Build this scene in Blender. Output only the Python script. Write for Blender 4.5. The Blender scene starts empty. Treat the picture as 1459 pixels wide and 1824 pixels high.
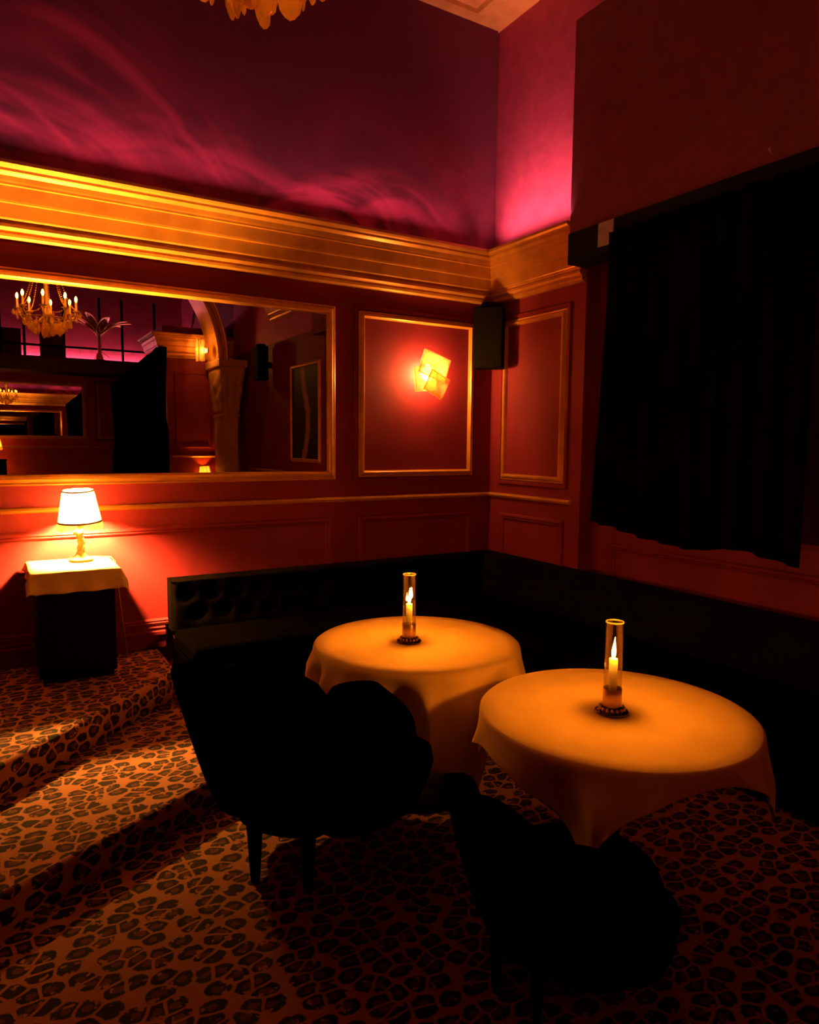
import bpy, bmesh, math, random
from mathutils import Vector, Matrix
random.seed(7)
C = bpy.context.scene.collection
S = bpy.context.scene
PI = math.pi

# ------------------------------------------------------------------ camera
F_PX = 1248.785
YAW, PITCH, ROLL = math.radians(31.109), math.radians(-5.560), math.radians(0.518)
cam_d = bpy.data.cameras.new('camera')
cam = bpy.data.objects.new('camera', cam_d)
C.objects.link(cam)
cam_d.sensor_fit = 'HORIZONTAL'
cam_d.sensor_width = 36.0
cam_d.lens = 36.0 * F_PX / 1459.0
cam_d.clip_start = 0.05
_cy, _sy, _cp, _sp = math.cos(YAW), math.sin(YAW), math.cos(PITCH), math.sin(PITCH)
_f = Vector((_sy*_cp, _cy*_cp, _sp)); _r = Vector((_cy, -_sy, 0)); _u = _r.cross(_f)
_r2 = math.cos(ROLL)*_r + math.sin(ROLL)*_u
_u2 = -math.sin(ROLL)*_r + math.cos(ROLL)*_u
m3 = Matrix((_r2, _u2, -_f)).transposed()
cam.matrix_world = Matrix.Translation((-3.5554, -4.6213, 1.6)) @ m3.to_4x4()
S.camera = cam

# ------------------------------------------------------------------ world, exposure
w = bpy.data.worlds.new('night'); S.world = w; w.use_nodes = True
w.node_tree.nodes['Background'].inputs[0].default_value = (1.0, 0.12, 0.25, 1)
w.node_tree.nodes['Background'].inputs[1].default_value = 0.0
S.view_settings.view_transform = 'Standard'
S.view_settings.look = 'None'
S.view_settings.exposure = 0.0
S.view_settings.gamma = 1.0
S.view_settings.use_curve_mapping = False
AMBER = (1.0, 0.245, 0.011)       # low tungsten / candle light
ROSE = (1.0, 0.36, 0.46)         # led strip light
L_LAMP, L_SCONCE, L_CANDLE, L_CHAND, L_ARCH = 38000.0, 330.0, 2000.0, 150.0, 220.0
L_LED_PIER, L_LED_FAR, L_WASH, L_WASH_BACK = 10.0, 200.0, 9.5, 12.0

# ------------------------------------------------------------------ materials
class NT:
    def __init__(s, name):
        s.m = bpy.data.materials.new(name); s.m.use_nodes = True
        s.t = s.m.node_tree; s.t.nodes.clear()
        s.out = s.n('ShaderNodeOutputMaterial')
    def n(s, kind, **kw):
        nd = s.t.nodes.new(kind)
        for k, v in kw.items(): setattr(nd, k, v)
        return nd
    def put(s, sock, v):
        if isinstance(v, bpy.types.NodeSocket): s.t.links.new(v, sock)
        elif isinstance(v, (tuple, list)) and len(v) == 3 and sock.type == 'RGBA': sock.default_value = (*v, 1)
        else: sock.default_value = v
    def math(s, op, a, b=0.0, c=None):
        nd = s.n('ShaderNodeMath', operation=op)
        s.put(nd.inputs[0], a); s.put(nd.inputs[1], b)
        if c is not None: s.put(nd.inputs[2], c)
        return nd.outputs[0]
    def smooth(s, v, a, b, lo=0.0, hi=1.0):
        nd = s.n('ShaderNodeMapRange', interpolation_type='SMOOTHSTEP')
        for i, x in enumerate((v, a, b, lo, hi)): s.put(nd.inputs[i], x)
        return nd.outputs[0]
    def mix(s, f, a, b):
        nd = s.n('ShaderNodeMix', data_type='RGBA')
        s.put(nd.inputs[0], f); s.put(nd.inputs[6], a); s.put(nd.inputs[7], b)
        return nd.outputs[2]
    def coord(s, which='Object'):
        return s.n('ShaderNodeTexCoord').outputs[which]
    def noise(s, vec, scale, detail=3.0, rough=0.5, out=0):
        nd = s.n('ShaderNodeTexNoise')
        s.put(nd.inputs['Vector'], vec); nd.inputs['Scale'].default_value = scale
        nd.inputs['Detail'].default_value = detail; nd.inputs['Roughness'].default_value = rough
        return nd.outputs[out]
    def xyz(s, vec):
        nd = s.n('ShaderNodeSeparateXYZ'); s.put(nd.inputs[0], vec); return nd.outputs
    def vmul(s, vec, k):
        nd = s.n('ShaderNodeVectorMath', operation='MULTIPLY'); s.put(nd.inputs[0], vec); nd.inputs[1].default_value = k
        return nd.outputs[0]
    def vadd(s, a, b):
        nd = s.n('ShaderNodeVectorMath', operation='ADD'); s.put(nd.inputs[0], a); s.put(nd.inputs[1], b)
        return nd.outputs[0]
    def bump(s, h, strength=0.3, dist=0.01):
        nd = s.n('ShaderNodeBump'); nd.inputs['Strength'].default_value = strength; nd.inputs['Distance'].default_value = dist
        s.put(nd.inputs['Height'], h); return nd.outputs[0]
    def pbr(s, col, rough=0.6, metal=0.0, normal=None, **kw):
        p = s.n('ShaderNodeBsdfPrincipled')
        s.put(p.inputs['Base Color'], col); s.put(p.inputs['Roughness'], rough); s.put(p.inputs['Metallic'], metal)
        if normal is not None: s.put(p.inputs['Normal'], normal)
        for k, v in kw.items(): s.put(p.inputs[k.replace('_', ' ')], v)
        return p.outputs[0]
    def fin(s, sh):
        s.t.links.new(sh, s.out.inputs[0]); return s.m

def simple(name, col, rough=0.6, metal=0.0, var=0.12, scale=30.0, bump=0.1, **kw):
    t = NT(name); v = t.coord()
    nz = t.noise(v, scale)
    k = t.smooth(nz, 0.3, 0.7)
    c = t.mix(k, tuple(x*(1-var) for x in col), tuple(min(1, x*(1+var)) for x in col))
    return t.fin(t.pbr(c, rough, metal, t.bump(nz, bump, 0.004), **kw))

def emit(name, col, strength):
    t = NT(name); e = t.n('ShaderNodeEmission'); t.put(e.inputs[0], col); e.inputs[1].default_value = strength
    return t.fin(e.outputs[0])

def thin_glass(name, tint=(1, 1, 1), gloss=0.10, rough=0.02, diff=0.0, diffcol=(1, .8, .5)):
    t = NT(name)
    tr = t.n('ShaderNodeBsdfTransparent'); t.put(tr.inputs[0], tint)
    gl = t.n('ShaderNodeBsdfGlossy'); gl.inputs['Roughness'].default_value = rough
    lw = t.n('ShaderNodeLayerWeight'); lw.inputs[0].default_value = 0.25
    f = t.math('ADD', t.math('MULTIPLY', lw.outputs['Facing'], 0.55), gloss)
    mx = t.n('ShaderNodeMixShader'); t.put(mx.inputs[0], f)
    t.t.links.new(tr.outputs[0], mx.inputs[1]); t.t.links.new(gl.outputs[0], mx.inputs[2])
    o = mx.outputs[0]
    if diff > 0:
        tl = t.n('ShaderNodeBsdfTranslucent'); t.put(tl.inputs[0], diffcol)
        m2 = t.n('ShaderNodeMixShader'); m2.inputs[0].default_value = diff
        t.t.links.new(o, m2.inputs[1]); t.t.links.new(tl.outputs[0], m2.inputs[2]); o = m2.outputs[0]
    return t.fin(o)

def wall_paint():
    t = NT('crimson_wall_paint'); v = t.coord()
    a = t.noise(v, 2.2, 4); b = t.noise(v, 60, 2)
    c = t.mix(t.smooth(a, .3, .75), (.155, .010, .024), (.215, .015, .034))
    return t.fin(t.pbr(c, .68, 0, t.bump(b, .08, .003), Specular_IOR_Level=.3))

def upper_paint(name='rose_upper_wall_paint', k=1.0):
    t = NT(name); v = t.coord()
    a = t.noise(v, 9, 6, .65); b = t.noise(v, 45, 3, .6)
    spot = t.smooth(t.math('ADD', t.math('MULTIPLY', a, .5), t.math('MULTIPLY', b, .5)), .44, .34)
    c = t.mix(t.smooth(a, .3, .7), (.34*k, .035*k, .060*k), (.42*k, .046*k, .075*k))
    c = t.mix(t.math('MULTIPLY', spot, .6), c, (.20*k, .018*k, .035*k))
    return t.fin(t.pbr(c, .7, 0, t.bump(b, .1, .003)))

def mural_paint():
    """plume mural: concentric feather arcs in rose over dark crimson, printed on the canvas"""
    t = NT('feather_mural_paint'); v = t.coord()
    wv = t.vadd(v, t.vmul(t.noise(v, 1.1, 2, .45, 1), (.34, .0, .34)))
    X, Y, Z = t.xyz(wv)
    tot = None
    for cx, cz, r0, r1, ang, spread, fr, amp in MURAL:
        dx = t.math('SUBTRACT', X, cx); dz = t.math('SUBTRACT', Z, cz)
        r = t.math('SQRT', t.math('ADD', t.math('MULTIPLY', dx, dx), t.math('MULTIPLY', dz, dz)))
        th = t.math('ARCTAN2', dz, dx)
        cv = t.n('ShaderNodeCombineXYZ'); t.put(cv.inputs[0], t.math('MULTIPLY', r, fr)); t.put(cv.inputs[1], t.math('MULTIPLY', th, .8)); cv.inputs[2].default_value = cx*7
        st = t.noise(cv.outputs[0], 1.0, 2, .5)
        st = t.smooth(st, .36, .66)
        mk = t.math('MULTIPLY', t.smooth(r, r0*.55, r0), t.smooth(r, r1, r1*.75))
        da = t.math('ABSOLUTE', t.math('SUBTRACT', th, ang))
        mk = t.math('MULTIPLY', mk, t.smooth(da, spread, spread*.4))
        q = t.math('MULTIPLY', t.math('MULTIPLY', st, mk), amp)
        tot = q if tot is None else t.math('ADD', tot, q)
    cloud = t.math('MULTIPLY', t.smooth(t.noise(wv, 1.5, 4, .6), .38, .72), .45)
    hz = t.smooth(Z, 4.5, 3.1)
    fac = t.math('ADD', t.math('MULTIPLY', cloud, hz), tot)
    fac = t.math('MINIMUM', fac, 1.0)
    g = t.noise(v, 120, 2)
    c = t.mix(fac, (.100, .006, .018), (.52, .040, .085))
    return t.fin(t.pbr(c, .85, 0, t.bump(g, .1, .002)))
# centre x, centre z, inner r, outer r, mid angle, spread, stripe frequency, strength
MURAL = [(-3.45, 3.05, .10, .80, 1.0, 1.4, 8, .75), (-3.25, 2.75, .75, 1.75, .95, .75, 6.5, .60),
         (-1.40, 3.05, .20, .58, 1.9, 1.0, 11, 1.0), (-1.30, 2.95, .20, .80, .9, .9, 14, .75),
         (-2.45, 2.75, .45, 1.10, 1.5, .9, 6, .55), (-.75, 2.75, .25, 1.0, 1.5, .9, 9, .5), (-1.95, 2.6, .5, 1.2, 1.2, .8, 7, .5)]

def leopard():
    t = NT('leopard_carpet'); uv = t.coord('UV')
    dn = t.noise(uv, 9, 2, .5, 1)
    q = t.vadd(uv, t.vmul(dn, (.035, .035, 0)))
    q = t.vmul(q, (13.0, 17.5, 1))
    vo = t.n('ShaderNodeTexVoronoi', voronoi_dimensions='2D'); t.put(vo.inputs['Vector'], q)
    vo.inputs['Scale'].default_value = 1.0; vo.inputs['Randomness'].default_value = .82
    d = vo.outputs['Distance']
    cr = t.xyz(vo.outputs['Color'])
    ve = t.n('ShaderNodeTexVoronoi', voronoi_dimensions='2D', feature='DISTANCE_TO_EDGE'); t.put(ve.inputs['Vector'], q)
    ve.inputs['Scale'].default_value = 1.0; ve.inputs['Randomness'].default_value = .82
    e = ve.outputs['Distance']
    nz = t.noise(uv, 42, 3, .6)
    jit = t.math('MULTIPLY', t.math('SUBTRACT', nz, .5), .26)
    dj = t.math('ADD', d, jit)
    blob = t.math('MULTIPLY', t.smooth(dj, .55, .48), t.smooth(t.math('ADD', e, t.math('MULTIPLY', jit, .3)), .050, .095))
    inner = t.math('MULTIPLY', t.smooth(dj, .225, .16), t.smooth(cr[0], .10, .20))
    gap = t.math('MULTIPLY', t.smooth(t.noise(uv, 30, 2, .5), .585, .64), t.smooth(dj, .18, .24))
    blk = t.math('MULTIPLY', blob, t.math('SUBTRACT', 1.0, t.math('MULTIPLY', inner, .85)))
    blk = t.math('MULTIPLY', blk, t.math('SUBTRACT', 1.0, gap))
    fib = t.noise(uv, 330, 2)
    tan = t.mix(t.smooth(fib, .3, .7), (.31, .135, .055), (.45, .21, .085))
    heart = t.mix(t.math('MULTIPLY', inner, blob), tan, (.12, .036, .015))
    c = t.mix(blk, heart, (.006, .0025, .002))
    return t.fin(t.pbr(c, .95, 0, t.bump(fib, .35, .004)))

def cloth_white():
    t = NT('white_linen'); v = t.coord()
    sv = t.vmul(v, (1, 1, 1)); a = t.noise(sv, 260, 2); b = t.noise(sv, 7, 4)
    c = t.mix(t.smooth(b, .3, .7), (.74, .57, .22), (.82, .63, .26))
    return t.fin(t.pbr(c, .9, 0, t.bump(t.math('ADD', t.math('MULTIPLY', a, .4), b), .12, .006)))

def shade_fabric(name, col, tl=.75):
    t = NT(name); v = t.coord(); nz = t.noise(v, 150, 2)
    d = t.n('ShaderNodeBsdfDiffuse'); tr = t.n('ShaderNodeBsdfTranslucent')
    c = t.mix(t.smooth(nz, .3, .7), tuple(x*.92 for x in col), col)
    t.put(d.inputs[0], c); t.put(tr.inputs[0], c)
    mx = t.n('ShaderNodeMixShader'); mx.inputs[0].default_value = tl
    t.t.links.new(d.outputs[0], mx.inputs[1]); t.t.links.new(tr.outputs[0], mx.inputs[2])
    return t.fin(mx.outputs[0])

def gold_paint(name='gold_paint', col=(.62, .30, .060), metal=.30, rough=.36):
    t = NT(name); v = t.coord(); a = t.noise(v, 6, 5, .6); b = t.noise(v, 90, 2)
    c = t.mix(t.smooth(a, .3, .7), tuple(x*.82 for x in col), tuple(min(1, x*1.12) for x in col))
    return t.fin(t.pbr(c, t.math('ADD', t.math('MULTIPLY', b, .12), rough-.06), metal, t.bump(a, .08, .004), Specular_IOR_Level=.28))

M_WALL, M_UP, M_MURAL, M_CARPET, M_CLOTH = wall_paint(), upper_paint(), mural_paint(), leopard(), cloth_white()
M_GOLD = gold_paint()
M_BULK = upper_paint('shaded_upper_wall_paint', .38)  # upper-wall paint darkened, standing in for the shade on the bulkhead
M_GOLDD = gold_paint('dull_gold_stone', (.42, .22, .07), .05, .6)
M_CEIL = simple('dark_ceiling_paint', (.06, .008, .014), .8)
M_VELVET = simple('black_velvet', (.0005, .0004, .0002), 1.0, 0, .3, 40, .2, Specular_IOR_Level=.0)
M_SOFA = simple('dark_olive_velvet', (.0016, .0012, .0004), 1.0, 0, .35, 25, .3, Specular_IOR_Level=.01)
M_DRAPE = simple('black_drape_cloth', (.0008, .0006, .0005), 1.0, 0, .3, 40, .2, Specular_IOR_Level=.0)
M_BLACK = simple('black_lacquer', (.003, .002, .0015), .7, Specular_IOR_Level=.06)
M_SPK = simple('black_speaker_cloth', (.006, .005, .002), .9, 0, .3, 200, .3, Specular_IOR_Level=.05)
M_STEEL = simple('brushed_steel', (.55, .53, .52), .28, 1.0, .1, 80, .1)
M_GREY = simple('grey_metal', (.40, .42, .50), .4, .6)
M_COPPER = simple('brushed_brass', (.62, .42, .26), .35, .85, .1, 60, .1)
M_DARKM = simple('dark_mirror_metal', (.12, .09, .07), .12, 1.0, .1, 50, .02)
M_WAX = NT('candle_wax')
_t = M_WAX; M_WAX = _t.fin(_t.pbr((.95, .80, .52), .5, 0, None, Subsurface_Weight=.6, Subsurface_Scale=.03, Subsurface_Radius=(1.0, .6, .25)))
M_GLASS = thin_glass('clear_glass_tube', (1, .99, .97), .05)
M_ICE = thin_glass('textured_glass_plate', (.80, .70, .50), .12, .12, .18, (1, .80, .45))
M_CRYSTAL = thin_glass('cut_crystal', (1, .80, .45), .22, .10, .70, (1, .80, .45))
M_EDGE = thin_glass('ground_glass_edge', (1, .9, .7), .15, .2, .75, (1, .92, .72))
M_ICE2 = thin_glass('frosted_glass_plate', (.9, .75, .45), .10, .2, .60, (1, .85, .55))
M_RIBT = shade_fabric('tan_shade_binding', (.30, .16, .05), .15)
M_SHADE = shade_fabric('cream_lamp_shade', (.97, .92, .78), .85)
M_FRINGE = shade_fabric('cream_fringe', (.80, .62, .30), .5)
M_BRAID = simple('brown_braid', (.10, .035, .012), .8, 0, .4, 300, .4)
M_LAMPB = gold_paint('gilt_lamp_base', (.80, .58, .28), .2, .4)
M_BULB_LAMP = emit('lamp_bulb_glow', (1.0, .36, .055), L_LAMP)
M_BULB_DIM = emit('dim_lamp_bulb_glow', AMBER, L_LAMP*.025)
M_BULB_SC = emit('sconce_bulb_glow', (1.0, .36, .08), L_SCONCE)
M_BULB_CH = emit('chandelier_bulb_glow', AMBER, L_CHAND)
M_BULB_AR = emit('arch_bulb_glow', (1.0, .32, .05), L_ARCH)
M_FLAME = emit('candle_flame', AMBER, L_CANDLE)
M_LEDP = emit('rose_led_bright', ROSE, L_LED_PIER)
M_LEDF = emit('rose_led_far', (1.0, .30, .46), L_LED_FAR)
M_MIRROR = NT('mirror_silver')
_t = M_MIRROR; M_MIRROR = _t.fin(_t.pbr((.80, .80, .80), .0, 1.0))

# ------------------------------------------------------------------ helpers
def link(name, bm, mat, parent=None, smooth=False, recalc=True, bevel=0.0):
    if recalc: bmesh.ops.recalc_face_normals(bm, faces=bm.faces)
    me = bpy.data.meshes.new(name); bm.to_mesh(me); bm.free()
    if smooth:
        for p in me.polygons: p.use_smooth = True
    if mat: me.materials.append(mat)
    o = bpy.data.objects.new(name, me); C.objects.link(o)
    if bevel:
        b = o.modifiers.new('bevel', 'BEVEL'); b.width = bevel; b.segments = 2; b.limit_method = 'ANGLE'
    if parent is not None: o.parent = parent
    return o
def share(src, parent, loc=(0, 0, 0), rot=(0, 0, 0), scale=(1, 1, 1)):
    c = src.copy(); C.objects.link(c); c.parent = parent
    c.location = loc; c.rotation_euler = rot; c.scale = scale
    return c
def tag(o, label=None, cat=None, group=None, kind=None):
    if label: o['label'] = label
    if cat: o['category'] = cat
    if group: o['group'] = group
    if kind: o['kind'] = kind
    return o
def thing(name, label, cat, loc=(0, 0, 0), rz=0.0, group=None):
    o = bpy.data.objects.new(name, None); C.objects.link(o)
    o.location = loc; o.rotation_euler = (0, 0, rz); o.empty_display_size = .1
    return tag(o, label, cat, group)
def dup(root, loc, rz, label, group=None):
    r = root.copy(); C.objects.link(r); r.location = loc; r.rotation_euler = (0, 0, rz); r['label'] = label
    if group: r['group'] = group
    for ch in list(root.children):
        c = ch.copy(); C.objects.link(c); c.parent = r
        for g in ch.children:
            d = g.copy(); C.objects.link(d); d.parent = c
    return r
def box(bm, x0, x1, y0, y1, z0, z1):
    v = [bm.verts.new((x, y, z)) for z in (z0, z1) for x, y in ((x0, y0), (x1, y0), (x1, y1), (x0, y1))]
    for f in ((3, 2, 1, 0), (4, 5, 6, 7), (0, 1, 5, 4), (1, 2, 6, 5), (2, 3, 7, 6), (3, 0, 4, 7)):
        bm.faces.new([v[i] for i in f])
def bx(*a):
    bm = bmesh.new(); box(bm, *a); return bm
def lathe(bm, prof, seg=20, cx=0, cy=0, cz=0, cap=True):
    rings = []
    for r, z in prof:
        rings.append([bm.verts.new((cx+r*math.cos(2*PI*i/seg), cy+r*math.sin(2*PI*i/seg), cz+z)) for i in range(seg)])
    for a, b in zip(rings, rings[1:]):
        for i in range(seg):
            bm.faces.new((a[i], a[(i+1) % seg], b[(i+1) % seg], b[i]))
    if cap:
        bm.faces.new(list(reversed(rings[0]))); bm.faces.new(rings[-1])
def tube(bm, pts, rad, seg=8):
    pts = [Vector(p) for p in pts]; rings = []
    for i, p in enumerate(pts):
        d = (pts[min(i+1, len(pts)-1)] - pts[max(i-1, 0)]).normalized()
        a = d.orthogonal().normalized() if i == 0 else (prev - d*prev.dot(d)).normalized()
        prev = a; b = d.cross(a); r = rad[i] if isinstance(rad, (list, tuple)) else rad
        rings.append([bm.verts.new(p + r*(math.cos(2*PI*k/seg)*a + math.sin(2*PI*k/seg)*b)) for k in range(seg)])
    for a, b in zip(rings, rings[1:]):
        for k in range(seg): bm.faces.new((a[k], a[(k+1) % seg], b[(k+1) % seg], b[k]))
    bm.faces.new(list(reversed(rings[0]))); bm.faces.new(rings[-1])
def grid(bm, f, nu, nv, wrap=False):
    vs = [[bm.verts.new(f(i/nu, j/nv)) for j in range(nv+1)] for i in range(nu if wrap else nu+1)]
    n = len(vs)
    for i in range(nu):
        for j in range(nv):
            a, b = vs[i], vs[(i+1) % n]
            bm.faces.new((a[j], b[j], b[j+1], a[j+1]))
    return vs
def sweep2(bm, prof, fa, fb):
    """closed profile [(p,z)] between the two end maps fa, fb"""
    A = [bm.verts.new(fa(p, z)) for p, z in prof]; B = [bm.verts.new(fb(p, z)) for p, z in prof]
    n = len(prof)
    for i in range(n): bm.faces.new((A[i], A[(i+1) % n], B[(i+1) % n], B[i]))
    bm.faces.new(list(reversed(A))); bm.faces.new(B)
def rail_piece(bm, mp, a0, a1, b0, b1, prof, side):
    """one mitred side of a rectangular frame; prof = [(inset, depth)] closed; mp maps (a,b,depth) to the room"""
    def P(corner, i, d):
        a, b = {0: (a0+i, b0+i), 1: (a1-i, b0+i), 2: (a1-i, b1-i), 3: (a0+i, b1-i)}[corner]
        return mp(a, b, d)
    sweep2(bm, prof, lambda i, d: P(side, i, d), lambda i, d: P((side+1) % 4, i, d))
def ring(name, mp, a0, a1, b0, b1, prof, mat, parent):
    bm = bmesh.new()
    for s in range(4): rail_piece(bm, mp, a0, a1, b0, b1, prof, s)
    return link(name, bm, mat, parent)
MAP_BACK = lambda a, b, d: (a, -d, b)
MAP_RIGHT = lambda a, b, d: (-d, a, b)
def add_uv(o, fn):
    me = o.data; uv = me.uv_layers.new(name='UVMap')
    for p in me.polygons:
        for li in p.loop_indices:
            uv.data[li].uv = fn(me.vertices[me.loops[li].vertex_index].co, p)

# profiles -----------------------------------------------------------------
CORNICE = [(0, 2.71), (.03, 2.71), (.046, 2.720), (.050, 2.735), (.046, 2.748), (.058, 2.752), (.070, 2.765), (.070, 2.780), (.060, 2.790),
           (.064, 2.802), (.074, 2.806), (.078, 2.812), (.090, 2.885), (.102, 2.887), (.106, 2.898), (.120, 2.968), (.132, 2.971), (.134, 2.982),
           (.138, 2.990), (.146, 3.014), (.164, 3.026), (.172, 3.030), (.174, 3.044), (.188, 3.050), (.200, 3.062), (.200, 3.080), (.03, 3.088), (0, 3.088)]
GOLD_FRAME = [(0, 0), (0, .012), (.006, .016), (.012, .012), (.016, .018), (.026, .030), (.036, .032), (.042, .024), (.046, .010), (.048, 0)]
MIRROR_FRAME = [(0, 0), (0, .016), (.008, .020), (.016, .017), (.022, .028), (.036, .040), (.050, .040), (.058, .030), (.064, .012), (.066, 0)]
MAROON_FRAME = [(0, 0), (0, .008), (.008, .018), (.022, .020), (.030, .012), (.036, .016), (.044, .010), (.048, 0)]
OUTER_FRAME = [(0, 0), (0, .014), (.006, .018), (.024, .018), (.032, .006), (.034, 0)]

def struct(name, bm, mat, parent=None, **kw):
    return tag(link(name, bm, mat, parent, **kw), kind='structure')

# ------------------------------------------------------------------ room shell
XL, YF, ZC = -6.6, -10.4, 5.05
fl = struct('floor', bx(XL, .3, YF, .2, -.1, 0), M_CARPET)
add_uv(fl, lambda co, p: (co.x, co.y))

def slab(name, poly, z0, z1, nose, parent=None):
    """carpeted step: poly counter-clockwise, edges in `nose` get a rounded nosing"""
    n = len(poly); c = Vector((sum(p[0] for p in poly)/n, sum(p[1] for p in poly)/n))
    bm = bmesh.new(); uvl = bm.loops.layers.uv.new('UVMap')
    R = .028; K = 5
    secs = [(0, z0), (0, z1-R)] + [(R*(1-math.cos(k*PI/2/K)), z1-R+R*math.sin(k*PI/2/K)) for k in range(1, K+1)]
    def inset(d):
        out = []
        for i in range(n):
            p0, p1, p2 = Vector(poly[i-1]), Vector(poly[i]), Vector(poly[(i+1) % n])
            e0 = (p1-p0).normalized(); e1 = (p2-p1).normalized()
            n0 = Vector((-e0.y, e0.x)); n1 = Vector((-e1.y, e1.x))
            b = (n0+n1).normalized(); out.append(p1 + b*(d/max(.3, b.dot(n0))))
        return out
    loops = [[bm.verts.new((p.x, p.y, z)) for p in inset(d)] for d, z in secs]
    acc = [0.0]
    for i in range(n): acc.append(acc[-1] + (Vector(poly[(i+1) % n])-Vector(poly[i])).length)
    vv = [0.0]
    for (d0, za), (d1, zb) in zip(secs, secs[1:]): vv.append(vv[-1] + math.hypot(d1-d0, zb-za))
    for k in range(len(secs)-1):
        for i in range(n):
            j = (i+1) % n
            f = bm.faces.new((loops[k][i], loops[k][j], loops[k+1][j], loops[k+1][i]))
            for l, (u, v) in zip(f.loops, ((acc[i], vv[k]), (acc[i+1], vv[k]), (acc[i+1], vv[k+1]), (acc[i], vv[k+1]))):
                l[uvl].uv = (u, v)
    f = bm.faces.new(loops[-1])
    for l in f.loops: l[uvl].uv = (l.vert.co.x, l.vert.co.y)
    me = bpy.data.meshes.new(name); bm.to_mesh(me); bm.free(); me.materials.append(M_CARPET)
    o = bpy.data.objects.new(name, me); C.objects.link(o); o['kind'] = 'structure'
    return o
def inside(p, q, t): return (p[0]+(q[0]-p[0])*t, p[1]+(q[1]-p[1])*t)
# lower step: nosing (-3.576,-2.121)-(-2.676,-1.627); upper landing: nosing (-3.559,-1.407)-(-2.725,-.627)
slab('carpet_step', [(XL+.02, -3.78), (-3.576, -2.121), (-2.68, -1.629), (-2.64, -1.45), (-2.64, -.02), (XL+.02, -.02)], 0.0, .13, None)
slab('carpet_step', [(XL+.02, -4.25), (-3.559, -1.407), (-2.725, -.627), (-2.655, -.50), (-2.655, -.02), (XL+.02, -.02)], .13, .28, None)

ZS = 3.088
wb = struct('wall_back', bx(XL, .15, 0, .15, -.1, ZC), M_WALL)
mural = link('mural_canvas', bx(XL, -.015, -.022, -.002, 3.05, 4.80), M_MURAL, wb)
wr = struct('wall_right', bx(0, .15, -1.04, 0, -.1, 3.0), M_WALL)
link('upper_wall', bx(0, .15, -1.04, 0, 3.0, ZC), M_UP, wr)
wrc = struct('wall_recess', bx(.14, .29, -3.3, -1.04, -.1, 3.3), M_WALL)
wr2 = struct('wall_right', bx(0, .15, -6.9, -3.3, -.1, 3.0), M_WALL)
link('upper_wall', bx(0, .15, -6.9, -3.3, 3.0, ZC), M_UP, wr2)
wr3 = struct('wall_right', bx(0, .15, YF, -6.9, -.1, ZC), M_WALL)
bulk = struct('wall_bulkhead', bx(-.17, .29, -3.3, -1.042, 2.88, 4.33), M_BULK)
struct('wall_right', bx(.0, .15, -3.3, -1.04, 4.33, ZC), M_UP)
struct('wall_left', bx(XL-.15, XL, YF, .15, -.1, ZC), M_WALL)
wf = struct('wall_front', bx(XL-.15, .15, YF-.15, YF, -.1, ZC), M_UP)
struct('ceiling', bx(XL-.15, .3, YF-.15, .15, ZC, ZC+.1), M_CEIL)

# cornices (gold) ------------------------------------------------------------
bm = bmesh.new(); sweep2(bm, CORNICE, lambda p, z: (XL, -p, z), lambda p, z: (-p, -p, z)); t1 = struct('trim_1', bm, M_GOLD)
bm = bmesh.new(); sweep2(bm, CORNICE, lambda p, z: (-p, -p, z), lambda p, z: (-p, -1.04, z)); t2 = struct('trim_2', bm, M_GOLD)
link('led_strip', bx(-.075, -.060, -1.02, -.12, ZS+.001, ZS+.010), M_LEDP, t2)
def washer(name, x0, x1, y0, y1, z, aim, power, spread):
    ld = bpy.data.lights.new(name, 'AREA'); ld.shape = 'RECTANGLE'; ld.color = ROSE; ld.energy = power; ld.spread = math.radians(spread)
    along_x = (x1-x0) > (y1-y0)
    ld.size = max(x1-x0, y1-y0); ld.size_y = min(x1-x0, y1-y0)
    o = bpy.data.objects.new(name, ld); C.objects.link(o)
    o.location = ((x0+x1)/2, (y0+y1)/2, z)
    zz = -Vector(aim).normalized(); xx = Vector((1, 0, 0)) if along_x else Vector((0, 1, 0)); yy = zz.cross(xx).normalized()
    o.matrix_world = Matrix.Translation(o.location) @ Matrix((xx, yy, zz)).transposed().to_4x4()
    return o
# wall-washing led bars lying on the cornice tops, aimed up at the walls
washer('led_bar', -.195, -.165, -1.03, -.14, ZS+.006, (.34, 0, 1.0), L_WASH, 95)
washer('led_bar', XL+.1, -.25, -.195, -.175, ZS+.006, (0, .22, 1.0), L_WASH_BACK, 88)
# chair rails
RAIL = [(0, 1.175), (.012, 1.176), (.022, 1.184), (.028, 1.195), (.024, 1.206), (.012, 1.210), (0, 1.211)]
bm = bmesh.new(); sweep2(bm, RAIL, lambda p, z: (XL, -p, z), lambda p, z: (-p, -p, z)); struct('trim_3', bm, M_GOLD)
bm = bmesh.new(); sweep2(bm, RAIL, lambda p, z: (-p, -p, z), lambda p, z: (-p, -.955, z)); struct('trim_4', bm, M_GOLD)
# ceiling crown: deep on the right wall, shallow on the back wall
CROWN = [(0, 4.785), (.40, 4.79), (.42, 4.82), (.55, 4.83), (.55, 4.86), (.60, 4.87), (.74, 4.90), (.76, 4.95), (.92, 4.97), (1.0, 5.0), (1.0, 5.05), (0, 5.05)]
kx, ky = .70, .28
bm = bmesh.new(); sweep2(bm, CROWN, lambda p, z: (XL, -p*ky, z), lambda p, z: (-p*kx, -p*ky, z)); struct('trim_5', bm, M_GOLD)
bm = bmesh.new(); sweep2(bm, CROWN, lambda p, z: (-p*kx, -p*ky, z), lambda p, z: (-p*kx, -6.2, z)); struct('trim_6', bm, M_GOLD)
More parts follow.
